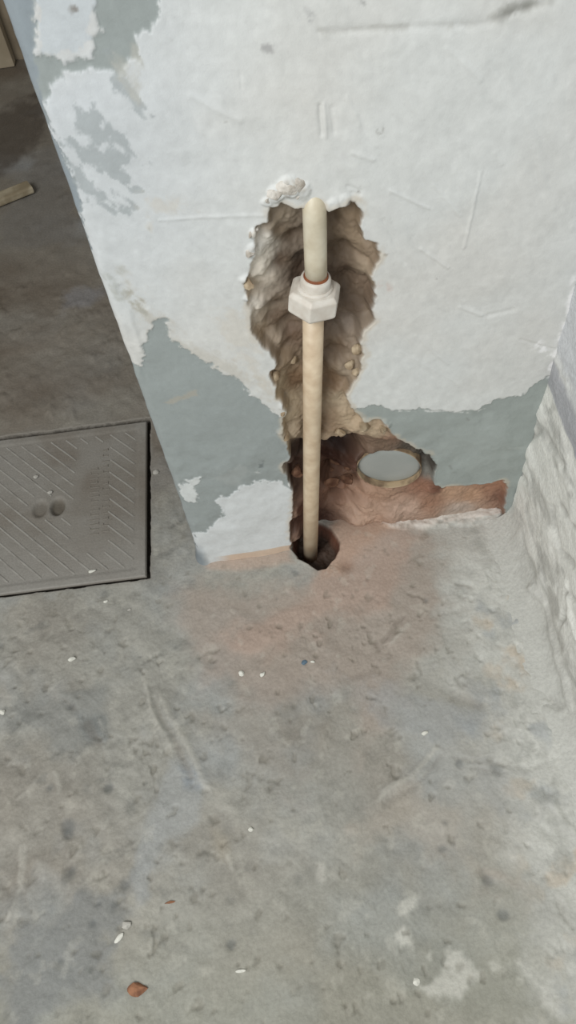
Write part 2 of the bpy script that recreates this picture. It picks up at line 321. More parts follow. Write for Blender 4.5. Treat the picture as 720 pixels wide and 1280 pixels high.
# trowel ripples, pits and scars
rip = fbm((FX * .7 + FY * .7), (FY - FX) * .25, 70, 3, 5); FZ += .0006 * rip * ss(.2, -.3, FX - .02)
hole = ss(.62, 1.05, fbm(FX, FY, 75, 3, 6)); FZ -= .0022 * hole * ss(.62, .45, FY)
frel = np.zeros_like(FX)
def fs(pts, wd, h):
    global frel
    frel = frel + h * np.exp(-(seg(fp(pts), FX + .003 * g2, FY + .002 * g1) / wd) ** 2)
for pts, wd, h in [([(183, 852), (190, 885), (205, 915), (212, 928)], .004, .004), ([(193, 862), (210, 895), (232, 925), (250, 965), (262, 985)], .005, .0045), ([(190, 860), (200, 895), (222, 935), (240, 970)], .006, -.004),
                   ([(505, 770), (480, 800)], .004, -.005), ([(512, 780), (492, 803)], .004, .003), ([(470, 800), (474, 812)], .005, -.004), ([(432, 850), (470, 836)], .006, -.003),
                   ([(545, 935), (520, 965), (480, 990), (473, 1000)], .005, .0035), ([(550, 945), (515, 985), (478, 1005)], .005, -.003), ([(570, 948), (660, 960), (690, 948)], .004, -.003),
                   ([(590, 960), (625, 965)], .004, -.003), ([(30, 1060), (22, 1110), (5, 1150)], .006, .004), ([(68, 965), (72, 990)], .004, .003), ([(125, 900), (130, 920)], .005, .003),
                   ([(110, 905), (122, 925)], .01, -.004), ([(98, 1060), (92, 1080)], .004, .003), ([(83, 1085), (95, 1075)], .004, -.004), ([(600, 1090), (606, 1105)], .008, -.004), ([(598, 1100), (612, 1108)], .004, .003),
                   ([(570, 728), (585, 730)], .004, -.005), ([(80, 872), (95, 885)], .005, -.003), ([(560, 765), (580, 760)], .005, -.002), ([(0, 1140), (15, 1120)], .008, -.003),
                   ([(675, 725), (690, 760)], .004, .003), ([(620, 705), (632, 714)], .002, .002), ([(565, 870), (600, 880)], .01, -.004), ([(672, 1030), (680, 1040)], .006, -.003), ([(690, 1005), (705, 1030), (720, 1045)], .004, .004),
                   ([(20, 1000), (50, 970)], .003, .002), ([(316, 930), (322, 950)], .004, .002), ([(285, 1070), (290, 1085)], .004, .003), ([(380, 690), (360, 700)], .004, .001)]: fs(pts, wd, h)
FZ += frel * .5
# crumbs of mortar along the foot of the right wall
cr = fbm(FX, FY, 110, 4, 7, .6); wr = ss(.055, .0, XR - FX + .012 * g2) * (FY < D)
FZ += wr * (.0035 * np.clip(cr, -.3, 1) + .0025)
# threshold of white mortar in front of the niche
mt = ss(-.002, .006, sdf(fp([(478, 652), (520, 643), (556, 636), (618, 630), (628, 640), (622, 655), (560, 660), (500, 664), (470, 664)]), FX, FY) + .003 * g1)
FZ += mt * .004 * (1 + .6 * g1)
# mud against the wall
mud = np.exp(-((FX - .10) / .07) ** 2 - ((FY - .60) / .035) ** 2); FZ += mud * .010
pit = sdf(fp(PIT), FX, FY) + .0016 * g1
FZ -= ss(-.001, .010, pit) * (.034 + .004 * g1)
hp = fl(433, 706); FZ -= .004 * np.exp(-((FX - hp[0]) ** 2 + (FY - hp[1]) ** 2) / .010 ** 2)
# seat of the cover
CA = math.radians(-.9); c0 = fl(187, 722); CS = .312
def cl(x, y):                                            # cover-local coordinates, origin at its near right corner
    dx, dy = x - c0[0], y - c0[1]; return dx * math.cos(CA) + dy * math.sin(CA), -dx * math.sin(CA) + dy * math.cos(CA)
lx, ly = cl(FX, FY)
wob = .0012 * g1
seat = np.minimum(np.minimum(-lx + .0012 + wob, lx + CS + .004), np.minimum(ly + .0015 + wob, CS + .002 + wob - ly))
FZ = FZ * (1 - ss(-.05, -.002, seat) * .8) - .016 * ss(-.0003, .0012, seat)
FZ = np.where((FX > XL + .01) & (FX < XR + .02) & (FY > D + .075) & (FY < D + T - .01), -.02, FZ)

G = np.zeros(FX.shape + (3,)) + A((158, 157, 149))
def fpaint(poly, col, w=.02, amp=.012, a=1.0, nz=None, soft=.004):
    global G
    s = sdf(fp(poly), FX, FY) + amp * (g2 if nz is None else nz) + amp * .4 * g1; cc = A(col); cc = cc * .66 + cc.mean() * .34 * np.array([1.02, 1, .96]); G = mix(G, cc, ss(-soft, w, s) * a)
G = mix(G, A((148, 141, 130)), np.clip(.45 + .9 * g3, 0, 1) * .6)
G = mix(G, A((160, 164, 163)), np.clip(fbm(FX, FY, 11, 4, 8), 0, 1) * .7)
sk = fbm((FX + FY) * .9, (FY - FX) * .3, 34, 4, 15); G = G * (1 + .10 * sk + .07 * g1 + .06 * g2 + .05 * g4)[..., None]
G = mix(G, A((178, 177, 170)), ss(.0, .25, FX + .3 * (FY - .3) + .03 * g2) * .75)
G = mix(G, A((150, 151, 137)), ss(.20, .0, FY) * .5)
fpaint([(200, 720), (380, 700), (560, 650), (560, 690), (600, 760), (560, 800), (520, 850), (500, 900), (480, 960), (440, 980), (420, 880), (340, 900), (230, 880), (220, 800)], (170, 152, 136), .05, .02, .75)
fpaint([(380, 715), (440, 640), (540, 640), (530, 680), (500, 740), (470, 780), (380, 800), (270, 850), (270, 800)], (184, 154, 134), .04, .02, .75)
fpaint([(365, 690), (420, 640), (470, 630), (505, 640), (500, 665), (460, 690), (430, 720), (400, 722)], (188, 150, 122), .02, .008, .85)
fpaint([(250, 700), (364, 684), (372, 705), (330, 715), (260, 712)], (186, 160, 140), .01, .005, .8)
fpaint([(420, 838), (470, 850), (560, 860), (640, 900), (600, 940), (540, 930), (480, 910), (440, 880)], (156, 161, 162), .04, .03, .6)
fpaint([(570, 895), (625, 900), (620, 930), (580, 935)], (146, 156, 162), .02, .012, .5)
fpaint([(600, 930), (720, 930), (720, 1060), (640, 1050), (580, 970)], (166, 168, 164), .03, .02, .6)
fpaint([(10, 860), (130, 860), (150, 930), (90, 960), (0, 930)], (138, 142, 138), .03, .02, .7)
fpaint([(95, 895), (132, 890), (136, 925), (105, 935)], (122, 128, 126), .012, .008, .8)
fpaint([(30, 1140), (180, 1080), (130, 1240), (20, 1280), (-20, 1200)], (130, 134, 132), .03, .03, .8)
fpaint([(210, 940), (255, 950), (260, 1040), (220, 1060), (190, 1090), (170, 1140), (165, 1060), (195, 980)], (160, 164, 162), .02, .016, .8)
fpaint([(225, 960), (245, 965), (248, 985), (230, 985)], (134, 146, 156), .01, .008, .7)
fpaint([(250, 1010), (300, 1040), (290, 1090), (250, 1070)], (168, 158, 136), .02, .012, .7)
fpaint([(430, 1090), (440, 1000), (520, 950), (560, 1000), (600, 1080), (630, 1130), (560, 1130), (500, 1060)], (172, 162, 146), .03, .02, .6)
fpaint([(200, 880), (330, 880), (400, 960), (380, 1010), (290, 950)], (158, 152, 140), .03, .02, .6)
fpaint([(600, 1080), (640, 1080), (650, 1110), (600, 1120)], (176, 152, 134), .02, .01, .6)
for poly in ([(540, 1200), (562, 1190), (576, 1192), (590, 1210), (600, 1208), (640, 1200), (636, 1214), (605, 1220), (585, 1228), (578, 1246), (548, 1246), (532, 1236), (542, 1218)], [(500, 1126), (524, 1126), (522, 1140), (503, 1142)],
             [(498, 1164), (518, 1166), (520, 1184), (498, 1186)], [(515, 1223), (525, 1223), (525, 1231), (515, 1231)], [(640, 1200), (650, 1196), (690, 1236), (715, 1280), (700, 1280), (670, 1240)], [(604, 1236), (618, 1240), (614, 1248), (604, 1246)]):
    fpaint(poly, (200, 200, 188), .006, .006, .75, g1, .004)
fpaint([(396, 1080), (404, 1080), (404, 1098), (396, 1096)], (190, 188, 176), .004, .003, .7, g1)
fpaint([(600, 900), (720, 800), (720, 1280), (660, 1280), (640, 1100)], (176, 178, 174), .05, .03, .5)
for a, b, r in [(155, 1106, 7), (143, 1132, 8), (125, 1130, 5), (116, 1155, 7), (84, 1032, 7), (86, 1044, 6), (88, 1088, 8), (290, 1182, 6), (125, 1190, 5), (89, 884, 6), (75, 1203, 5), (62, 985, 5), (690, 1040, 11),
                (668, 1085, 6), (557, 1030, 5), (574, 954, 5), (645, 828, 5), (621, 962, 9), (370, 716, 5), (346, 748, 4), (437, 797, 4), (532, 750, 5), (175, 820, 3), (206, 835, 3), (608, 1100, 6), (0, 808, 6), (630, 1143, 5), (552, 1062, 5), (136, 985, 5)]:
    p = fl(a, b); q = np.sqrt((FX - p[0]) ** 2 + (FY - p[1]) ** 2) + .003 * g1; rr = r * .00115
    G = mix(G, A((84, 90, 92) if a != 645 else (120, 104, 92)), ss(rr * 1.3, rr * .2, q + .002 * sk) * .45); FZ -= .0012 * ss(rr * 1.3, 0, q)
G = mix(G, A((122, 118, 106)), hole * .35)
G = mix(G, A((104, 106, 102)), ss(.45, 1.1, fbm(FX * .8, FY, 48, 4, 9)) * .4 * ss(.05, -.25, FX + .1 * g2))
ridge = ss(.0008, .0035, frel); G = mix(G, A((192, 190, 180)), ridge * .38)
G = mix(G, A((112, 104, 94)), ss(.0012, .004, -frel) * .3)
G = mix(G, A((206, 204, 192)), ss(.55, .85, fbm(FX, FY, 52, 3, 10)) * .16)
G = mix(G, A((204, 203, 196)), ss(.13, .0, XR - FX + .02 * g2) * (FY < D) * .85); G = mix(G, A((206, 186, 160)), wr * ss(.35, .8, fbm(FX, FY, 30, 3, 11)) * ss(.5, .40, FY) * .7); G = mix(G, A((128, 130, 126)), wr * ss(.1, -.5, cr) * .7)
G = mix(G, A((222, 216, 208)), mt * ss(-.5, .4, g1 + .2) * .9)
G = mix(G, A((196, 197, 191)) * (1 + .10 * g1 + .08 * sk)[..., None], ss(.14, .03, XR - FX + .045 * g2 + .015 * g1) * (FY < D + .01) * .9); G = mix(G, A((150, 156, 160)), ss(.2, .9, fbm(FX, FY, 26, 4, 3)) * ss(.14, .08, XR - FX) * (FY < .48) * .5); G = mix(G, A((190, 172, 148)), ss(.3, .9, fbm(FX, FY, 30, 4, 9)) * ss(.14, .05, XR - FX) * (FY < .48) * .5); G = mix(G, A((160, 161, 155)), ss(.15, .03, XR - FX) * ss(.1, .9, fbm(FX, FY, 38, 4, 5)) * ss(.035, .05, XR - FX) * .75)
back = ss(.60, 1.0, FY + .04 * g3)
G = mix(G, A((126, 119, 108)), back * .72)  # darker albedo adds shade to the floor beyond the pier
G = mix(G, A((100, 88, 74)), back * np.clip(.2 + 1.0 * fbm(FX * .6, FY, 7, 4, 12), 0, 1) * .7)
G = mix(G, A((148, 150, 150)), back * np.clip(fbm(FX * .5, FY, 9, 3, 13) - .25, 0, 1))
fpaint([(60, 180), (36, 205), (20, 245), (0, 275), (0, 310), (100, 310), (92, 240), (72, 185)], (128, 124, 116), .02, .012, .8)
fpaint([(75, 365), (130, 360), (125, 382), (80, 390)], (138, 138, 142), .03, .02, .7)
fpaint([(-20, 150), (60, 100), (66, 160), (30, 205), (-20, 240)], (92, 82, 70), .04, .03, .8)
rubd = ss(.3, 1.1, fbm(FX, FY * .8, 35, 4, 14)) * back; FZ += .003 * rubd; 
G = mix(G, A((62, 46, 36)), ss(.000, .008, pit) * .95); G = mix(G, A((104, 62, 44)), ss(.0, .003, pit) * (1 - ss(.003, .010, pit)) * .9)
G = mix(G, A((152, 128, 112)), np.exp(-((FX - hp[0]) ** 2 + (FY - hp[1]) ** 2) / .010 ** 2) * .9)  # soft round patch paints the shade at the dent beside the pit
dk = ss(-.006, .0, seat) * (1 - ss(0, .002, seat)); G = mix(G, A((140, 136, 128)), dk * .6); G = mix(G, A((62, 57, 50)), ss(-.0004, .001, seat))
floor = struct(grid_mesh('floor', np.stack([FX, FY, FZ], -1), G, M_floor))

# ------------------------------------------------------------------ right wall with a mortar fillet at its foot
RF = .045; prof = []
for z in axis([(2.4, 1.0, .14)] if False else [(0, 1.0, .1)]): pass
zz = list(axis([(RF, .60, .0030), (.60, .9, .01), (.9, 2.4, .15)]))[::-1]
for z in zz: prof.append((XR, z, -1, 0))
for a in np.linspace(0, 90, 16)[1:]:
    c, s = math.cos(math.radians(a)), math.sin(math.radians(a)); prof.append((XR - RF + RF * c, RF - RF * s, -c, s))
for t in np.linspace(0, .022, 9)[1:]: prof.append((XR - RF - t, -.35 * t, 0, 1))
prof = np.array(prof); ys = axis([(-1.2, .10, .05), (.10, D + .002, .0028)])
SA = np.cumsum(np.r_[0, np.hypot(np.diff(prof[:, 0]), np.diff(prof[:, 1]))])
SY, Q = np.meshgrid(ys, SA); SX = np.meshgrid(ys, prof[:, 0])[1]; SZ = np.meshgrid(ys, prof[:, 1])[1]; QX = np.meshgrid(ys, prof[:, 2])[1]; QZ = np.meshgrid(ys, prof[:, 3])[1]
s1 = fbm(SY * .5, Q, 42, 4, 1); s2 = fbm(SY * .7, Q, 14, 4, 2); s3 = fbm(SY * .6, Q, 110, 3, 3)
taper = ss(.002, .022, (prof[:, 1] + .004))[:, None]
so = (.0012 * s2 + .0011 * s1 + .0004 * s3 + .0025 * np.clip(fbm(SY, Q, 26, 3, 5), 0, 1)) * (.35 + .65 * ss(.52, .30, SZ)) * taper
so -= .0025 * taper
so = np.where(SZ < .003, -.0006, so)
dkm = np.zeros_like(so)
for pts, wd, h in [([(668, 735), (680, 758), (692, 800), (702, 835), (716, 880)], .005, .005), ([(706, 730), (712, 770), (720, 800)], .006, .004), ([(688, 640), (691, 665), (699, 692), (712, 706)], .006, -.006), ([(700, 640), (712, 655), (720, 662)], .005, -.005),
                   ([(697, 782), (704, 770)], .004, -.005), ([(700, 868), (712, 884)], .004, -.005), ([(682, 556), (694, 568), (700, 580)], .006, -.004), ([(660, 548), (672, 540)], .005, -.003), ([(650, 596), (656, 604)], .005, -.003), ([(705, 740), (718, 752)], .004, -.004)]:
    q = np.exp(-(seg([tuple(np.maximum(sw(*p), .0)[[1, 2]]) for p in pts], SY + .004 * s2, SZ + .002 * s1) / wd) ** 2); so = so + h * q; dkm = np.maximum(dkm, q * (h < 0))
SP = np.stack([SX + QX * so, SY, SZ + QZ * so], -1)
SC = np.zeros(SY.shape + (3,)) + A((232, 233, 227))
SC = mix(SC, A((236, 237, 232)), np.clip(s2 + .3, 0, 1) * .6); SC = mix(SC, A((160, 161, 157)), ss(.2, .9, -s1) * .5); SC = mix(SC, A((172, 172, 166)), ss(.15, .7, fbm(SY, Q, 24, 4, 9)) * .6)
SC = mix(SC, A((206, 209, 212)), ss(.33, .36, SZ + .01 * s1)); SC = mix(SC, A((176, 178, 182)), ss(.295, .30, SZ + .003 * s1) * ss(.345, .335, SZ + .003 * s1))
SC = mix(SC, A((166, 164, 156)), ss(.10, .04, SZ) * ss(.50, .42, SY) * np.clip(.5 + s1, 0, 1) * .5)
SC = mix(SC, A((196, 197, 191)), ss(.06, .012, SZ + .006 * s1))
SC = mix(SC, A((168, 168, 162)), dkm * .55)
side_w = struct(grid_mesh('wall_right', SP, SC, M_side))

# ------------------------------------------------------------------ the rest of the shell: room beyond the pier, partly added for its shade
M_back = mat_plain('tan_plaster', (150, 138, 118), (128, 116, 98), 12, .8); M_ceil = mat_plain('ceiling_plaster', (150, 146, 138), (136, 132, 124), 6, .9)
def box_bm(bm, lo, hi, bev=0):
    r = bmesh.ops.create_cube(bm, size=1)['verts']
    for v in r: v.co = Vector([(lo[i] + hi[i]) / 2 + v.co[i] * (hi[i] - lo[i]) for i in range(3)])
    if bev: bmesh.ops.bevel(bm, geom=list({e for v in r for e in v.link_edges}), offset=bev, segments=2, affect='EDGES', profile=.6)
def obj(name, bm, mat, parent=None, smooth=False):
    me = bpy.data.meshes.new(name); bm.to_mesh(me); bm.free(); me.materials.append(mat)
    if smooth:
        for p in me.polygons: p.use_smooth = True
    o = bpy.data.objects.new(name, me); COL.objects.link(o)
    if parent: o.parent = parent
    return o
bm = bmesh.new(); box_bm(bm, (-3, 2.20, -.05), (.7, 2.32, 2.4)); wb = struct(obj('wall_back', bm, M_back))
bm = bmesh.new(); box_bm(bm, (-1.62, .62, -.05), (-1.5, 2.2, 2.4)); struct(obj('shade_wall_left', bm, M_back))  # unseen, added to keep stray world light off the back floor
bm = bmesh.new(); box_bm(bm, (-1.62, .62, 2.4), (.7, 2.32, 2.5)); struct(obj('shade_ceiling', bm, M_ceil))  # unseen, added to shade the floor beyond the pier
bm = bmesh.new(); box_bm(bm, (-1.5, .62, 1.75), (XL - .001, .76, 2.4)); struct(obj('shade_lintel', bm, M_back))  # unseen, hung low so that it darkens the back floor

# ------------------------------------------------------------------ water pipe with union
M_pvc = mat_plain('aged_cream_plastic', (220, 213, 192), (196, 184, 158), 55, .42, .0002, .45, .35, .75)
M_pvc2 = mat_plain('lower_pipe_plastic', (220, 203, 176), (196, 172, 142), 60, .45, .0002, .45, .35, .75)
M_nut = mat_plain('union_plastic', (222, 218, 209), (206, 198, 186), 90, .45, .0003, .45, .35, .7)
M_dirtring = mat_plain('rusty_seal', (140, 84, 52), (110, 66, 44), 60, .7)
def tube_bm(pts, rad, n=28, cap0=True, cap1=True):
    bm = bmesh.new(); rings = []
    P = [Vector(p) for p in pts]
    if not hasattr(rad, '__len__'): rad = [rad] * len(P)
    t0 = (P[1] - P[0]).normalized(); a = t0.orthogonal().normalized()
    for i, p in enumerate(P):
        t = ((P[min(i + 1, len(P) - 1)] - P[max(i - 1, 0)])).normalized()
        a = (a - a.dot(t) * t).normalized(); b = t.cross(a)
        rings.append([bm.verts.new(p + (a * math.cos(2 * math.pi * k / n) + b * math.sin(2 * math.pi * k / n)) * rad[i]) for k in range(n)])
    for i in range(len(rings) - 1):
        for k in range(n): bm.faces.new((rings[i][k], rings[i][(k + 1) % n], rings[i + 1][(k + 1) % n], rings[i + 1][k]))
    if cap0: bm.faces.new(rings[0][::-1])
    if cap1: bm.faces.new(rings[-1])
    bmesh.ops.recalc_face_normals(bm, faces=bm.faces); return bm
def along(a, b, t): return Vector(a) * (1 - t) + Vector(b) * t
Ptop = Vector(wl(393, 258, .001)); Pj = Vector(wl(395, 345, .004)); Pn1 = Vector(wl(391, 392, .004)); Pb = Vector(wl(388, 694, .002)); 
wpipe = bpy.data.objects.new('water_pipe', None); COL.objects.link(wpipe); wpipe.location = (Pb.x, Pb.y, 0)
tag(wpipe, 'cream plastic water pipe with hexagonal union standing in the chiselled wall cavity', 'pipe')
bpy.context.view_layer.update()
def part(o, root=wpipe):
    o.parent = root; o.matrix_parent_inverse = root.matrix_world.inverted(); return o
r1 = .0108
# upper pipe with a bend back into the wall
ax = (Ptop - Pj).normalized(); pts = [Pj - ax * .004, along(Pj, Ptop, .3), along(Pj, Ptop, .7), Ptop - ax * .010]
cb = Ptop - ax * .010 + Vector((0, .018, 0))
for k in range(1, 9):
    th = math.radians(90 * k / 8); pts.append(cb + Vector((0, -.018 * math.cos(th), 0)) + ax * .018 * math.sin(th))
pts.append(pts[-1] + Vector((0, .03, 0)))
up = part(obj('upper_pipe', tube_bm(pts, r1), M_pvc, None, True))
# sleeve collar, rusty joint, hex nut, lower pipe
d1 = (Pj - Pn1).normalized()
C0 = Pj - d1 * .000
part(obj('seal_ring', tube_bm([C0 - d1 * .002, C0 + d1 * .0018], [.0128, .0117], 32), M_dirtring, None, True))
part(obj('collar', tube_bm([C0 - d1 * .024, C0 - d1 * .003, C0 - d1 * .0005, C0 - d1 * .0003], [.0150, .0150, .0140, .0120], 36), M_nut, None, True))
def hex_bm(c, d, h, R, bev, rot):
    d = Vector(d); a = d.orthogonal().normalized(); a = (Vector((1, 0, 0)) - d * d.x).normalized(); b = d.cross(a); bm = bmesh.new(); rings = []
    for t, rr in ((0, R * .86), (.16, R), (.84, R), (1, R * .86)):
        rings.append([bm.verts.new(Vector(c) + d * h * t + (a * math.cos(rot + k * math.pi / 3) + b * math.sin(rot + k * math.pi / 3)) * rr) for k in range(6)])
    for i in range(3):
        for k in range(6): bm.faces.new((rings[i][k], rings[i][(k + 1) % 6], rings[i + 1][(k + 1) % 6], rings[i + 1][k]))
    bm.faces.new(rings[0][::-1]); bm.faces.new(rings[-1]); bmesh.ops.recalc_face_normals(bm, faces=bm.faces)
    bmesh.ops.bevel(bm, geom=list(bm.edges), offset=bev, segments=3, affect='EDGES', profile=.6); return bm
nutc = C0 - d1 * .040
part(obj('union_nut', hex_bm(nutc, d1, .0265, .0275, .0014, math.radians(14)), M_nut, None, False))
part(obj('union_ring', tube_bm([nutc + d1 * .0255, nutc + d1 * .0285, nutc + d1 * .0290], [.0176, .0172, .0155], 40), M_nut, None, True))
dl = (Pb - Pn1).normalized(); low0 = nutc + d1 * .004
part(obj('lower_pipe', tube_bm([low0, along(low0, Pb, .33), along(low0, Pb, .66), Pb + dl * .03], [.0110, .0109, .0108, .0107]), M_pvc2, None, True))
part(obj('tail_sleeve', tube_bm([nutc - d1 * .006, nutc - d1 * .004, nutc + d1 * .003], [.0120, .0132, .0136], 36), M_nut, None, True))
part(obj('foot_socket', tube_bm([Pb + dl * .028, Pb + dl * .016, Pb + dl * .013], [.0165, .0160, .0118], 28), mat_plain('muddy_plastic', (120, 108, 96), (90, 74, 62), 80, .7), None, True))

# ------------------------------------------------------------------ capped drain pipe in the wall
M_cap = mat_plain('grey_cap_paint', (166, 171, 168), (158, 164, 161), 20, .38, .0001, .5)
M_rim = mat_plain('cream_drain_plastic', (178, 158, 128), (120, 100, 80), 50, .5)
dc = Vector(wl(486, 587, .022)); RD = .0440
dp = bpy.data.objects.new('drain_pipe', None); COL.objects.link(dp); dp.location = dc
tag(dp, 'short round cream drain pipe closed with a flat grey cap, low in the wall', 'pipe')
bpy.context.view_layer.update()
DA = Vector((.208, .978, 0)).normalized()
def disc_lathe(pr, n=72, cap0=False, cap1=False):        # (distance along the pipe, radius) pairs
    bm = bmesh.new(); ex = Vector((DA.y, -DA.x, 0)); ez = Vector((0, 0, 1)); rings = []
    for t, r in pr: rings.append([bm.verts.new(dc + DA * (t - (.0035 * r / RD * math.sin(2 * math.pi * k / n) if cap1 else 0)) + (ex * math.cos(2 * math.pi * k / n) + ez * math.sin(2 * math.pi * k / n)) * r) for k in range(n)])
    for a, b in zip(rings, rings[1:]):
        for k in range(n): bm.faces.new((a[k], a[(k + 1) % n], b[(k + 1) % n], b[k]))
    if cap0: bm.faces.new(rings[0])
    if cap1: bm.faces.new(rings[-1])
    bmesh.ops.recalc_face_normals(bm, faces=bm.faces); return bm
part(obj('pipe_wall', disc_lathe([(.06, RD), (.001, RD), (0, RD - .0003), (0, RD - .0009), (.001, RD - .0012), (.03, RD - .0012)]), M_rim, None, True), dp)
part(obj('end_cap', disc_lathe([(.014, RD - .0012), (.0075, RD - .0012), (.0062, RD - .005), (.0058, RD * .6), (.0055, .002)], 72, False, True), M_cap, None, True), dp)
bm = bmesh.new(); q = Vector(wl(509, 592, .0258)); box_bm(bm, (q.x - .005, q.y - .0008, q.z - .0012), (q.x + .005, q.y + .0006, q.z + .0008), .0004)  # thin white bar drawn in for the highlight on the grey cap
glint = part(obj('painted_glint', bm, mat_plain('glint_white', (230, 232, 230)), None), dp); glint['label'] = 'white fleck painted on the cap as its highlight'

# ------------------------------------------------------------------ rubble inside the broken wall
M_rub = [mat_plain('mud_brick', (140, 106, 84), (96, 66, 50), 60, .9, .001), mat_plain('sandy_mortar', (188, 172, 146), (150, 132, 108), 60, .9, .001), mat_plain('chalky_plaster', (216, 212, 204), (170, 162, 150), 110, .9, .003, lo=.4, hi=.7)]
def rock_bm(r, sq=(1, 1, 1), seed=0, sub=2, amp=.28):
    rnd = random.Random(seed); bm = bmesh.new(); bmesh.ops.create_icosphere(bm, subdivisions=sub, radius=1)
    pl = [(Vector((rnd.uniform(-1, 1), rnd.uniform(-1, 1), rnd.uniform(-1, 1))).normalized(), rnd.uniform(.5, .85)) for _ in range(9)]
    for v in bm.verts:
        c = v.co.copy()
        for n, d in pl:
            e = c.dot(n) - d
            if e > 0: c -= n * e * .9
        c *= 1 + amp * .3 * (rnd.random() - .5)
        v.co = Vector((c.x * sq[0], c.y * sq[1], c.z * sq[2])) * r
    return bm
def rock_child(name, px, py, depmm, r, sq, mi, seed, rz=0):
    o = obj(name, rock_bm(r, sq, seed), M_rub[mi], pier); o.location = wl(px, py, depmm / 1000); o.rotation_euler = (rz * .5, rz * .3, rz); return o
for i, (px, py, dm, r, sq, mi) in enumerate([(424, 572, 80, .014, (1.1, 1, .8), 0), (436, 580, 72, .011, (1, .9, 1.1), 0), (415, 585, 78, .010, (1.2, 1, .8), 0), (433, 598, 42, .012, (1.4, 1, .7), 0),
                                             (414, 602, 44, .011, (1.2, 1, .8), 0), (372, 588, 24, .010, (1, 1, 1.2), 0)]):
    rock_child('brick_fragment', px, py, dm, r, sq, mi, 20 + i, i * .7)
for i, (px, py, dm, r, sq, mi) in enumerate([(360, 233, -1, .012, (1.3, .6, .8), 2), (346, 241, -1, .010, (1.1, .7, .8), 2), (377, 240, 2, .008, (1.2, .6, .9), 2), (389, 234, 2, .006, (1.3, .5, .6), 2), (370, 249, 4, .006, (1, .7, .9), 2),
                                             (335, 249, 1, .006, (1.3, .6, .6), 2), (418, 255, 2, .006, (1.4, .7, .6), 2), (316, 290, 1, .007, (.8, .6, 1.2), 2), (314, 313, 1, .007, (.8, .7, 1.2), 2)]):
    rock_child('plaster_lump', px, py, dm, r, sq, mi, 60 + i, i * .3)
for i, (px, py, dm, r, sq, mi) in enumerate([(448, 437, 7, .008, (1, .8, 1), 1), (438, 455, 10, .007, (1, .8, 1.1), 1), (445, 465, 5, .006, (1, .8, .8), 1), (455, 533, 3, .011, (1.7, .8, .5), 1), (478, 536, 3, .009, (1.6, .7, .6), 1), (425, 541, 8, .010, (1.5, .8, .5), 1),
                                             (463, 405, 9, .006, (1, .8, .9), 1), (354, 512, 5, .008, (.8, .7, 1.3), 1), (357, 545, 5, .007, (.8, .7, 1.3), 1), (367, 450, 24, .006, (1, 1, 1), 1), (345, 470, 9, .007, (1, .8, 1), 1), (310, 355, 1, .007, (.9, .6, 1.2), 1)]):
    rock_child('mortar_lump', px, py, dm, r, sq, mi, 90 + i, i * .4)

# ------------------------------------------------------------------ square cover let into the floor
cov = bpy.data.objects.new('manhole_cover', None); COL.objects.link(cov); cov.location = (c0[0] - .0045, c0[1] + .002, 0); cov.rotation_euler = (0, 0, CA)
tag(cov, 'square grey inspection cover with diagonal ribs and two finger holes in the floor', 'cover')
bpy.context.view_layer.update()
CW = CS - .008; ca = axis([(0, .008, .001), (.008, CW - .008, .0022), (CW - .008, CW, .001)])
KX, KY = np.meshgrid(-ca[::-1], ca)
ed = np.minimum(np.minimum(-KX, KX + CW), np.minimum(KY, CW - KY))
k1 = fbm(KX, KY, 60, 4, 2); k2 = fbm(KX, KY, 14, 4, 5)
KZ = .0005 + .0006 * k1 * .5 + .0012 * ss(.016, .013, ed) - .004 * ss(.003, 0, ed) ** 2
def cpx(px, py):
    p = fl(px, py); v = cov.matrix_world.inverted() @ Vector((p[0], p[1], 0)); return v.x, v.y
hl = [cpx(50, 636), cpx(72, 633)]
KCm = np.zeros_like(KX)
for i, (hx, hy) in enumerate(hl):
    q = np.sqrt(((KX - hx) / .012) ** 2 + ((KY - hy) / .017) ** 2); KZ -= (.004 if i == 0 else .008) * ss(1.2, .6, q); KCm = np.maximum(KCm, ss(1.1, .7, q) * (.3 if i == 0 else .65))
KC = np.zeros(KX.shape + (3,)) + A((136, 132, 124)); KC = mix(KC, A((150, 148, 142)), np.clip(k2 + .1, 0, 1) * .6); KC = mix(KC, A((112, 102, 90)), np.clip(-k2, 0, 1) * .6)
KC = mix(KC, A((156, 154, 148)), ss(.12, .0, KY + .02 * k2) * .6)  # near edge painted lighter, as the daylight falls on it
KC = mix(KC, A((84, 76, 62)), KCm); KC = mix(KC, A((92, 84, 74)), ss(.002, 0, ed) * .7)
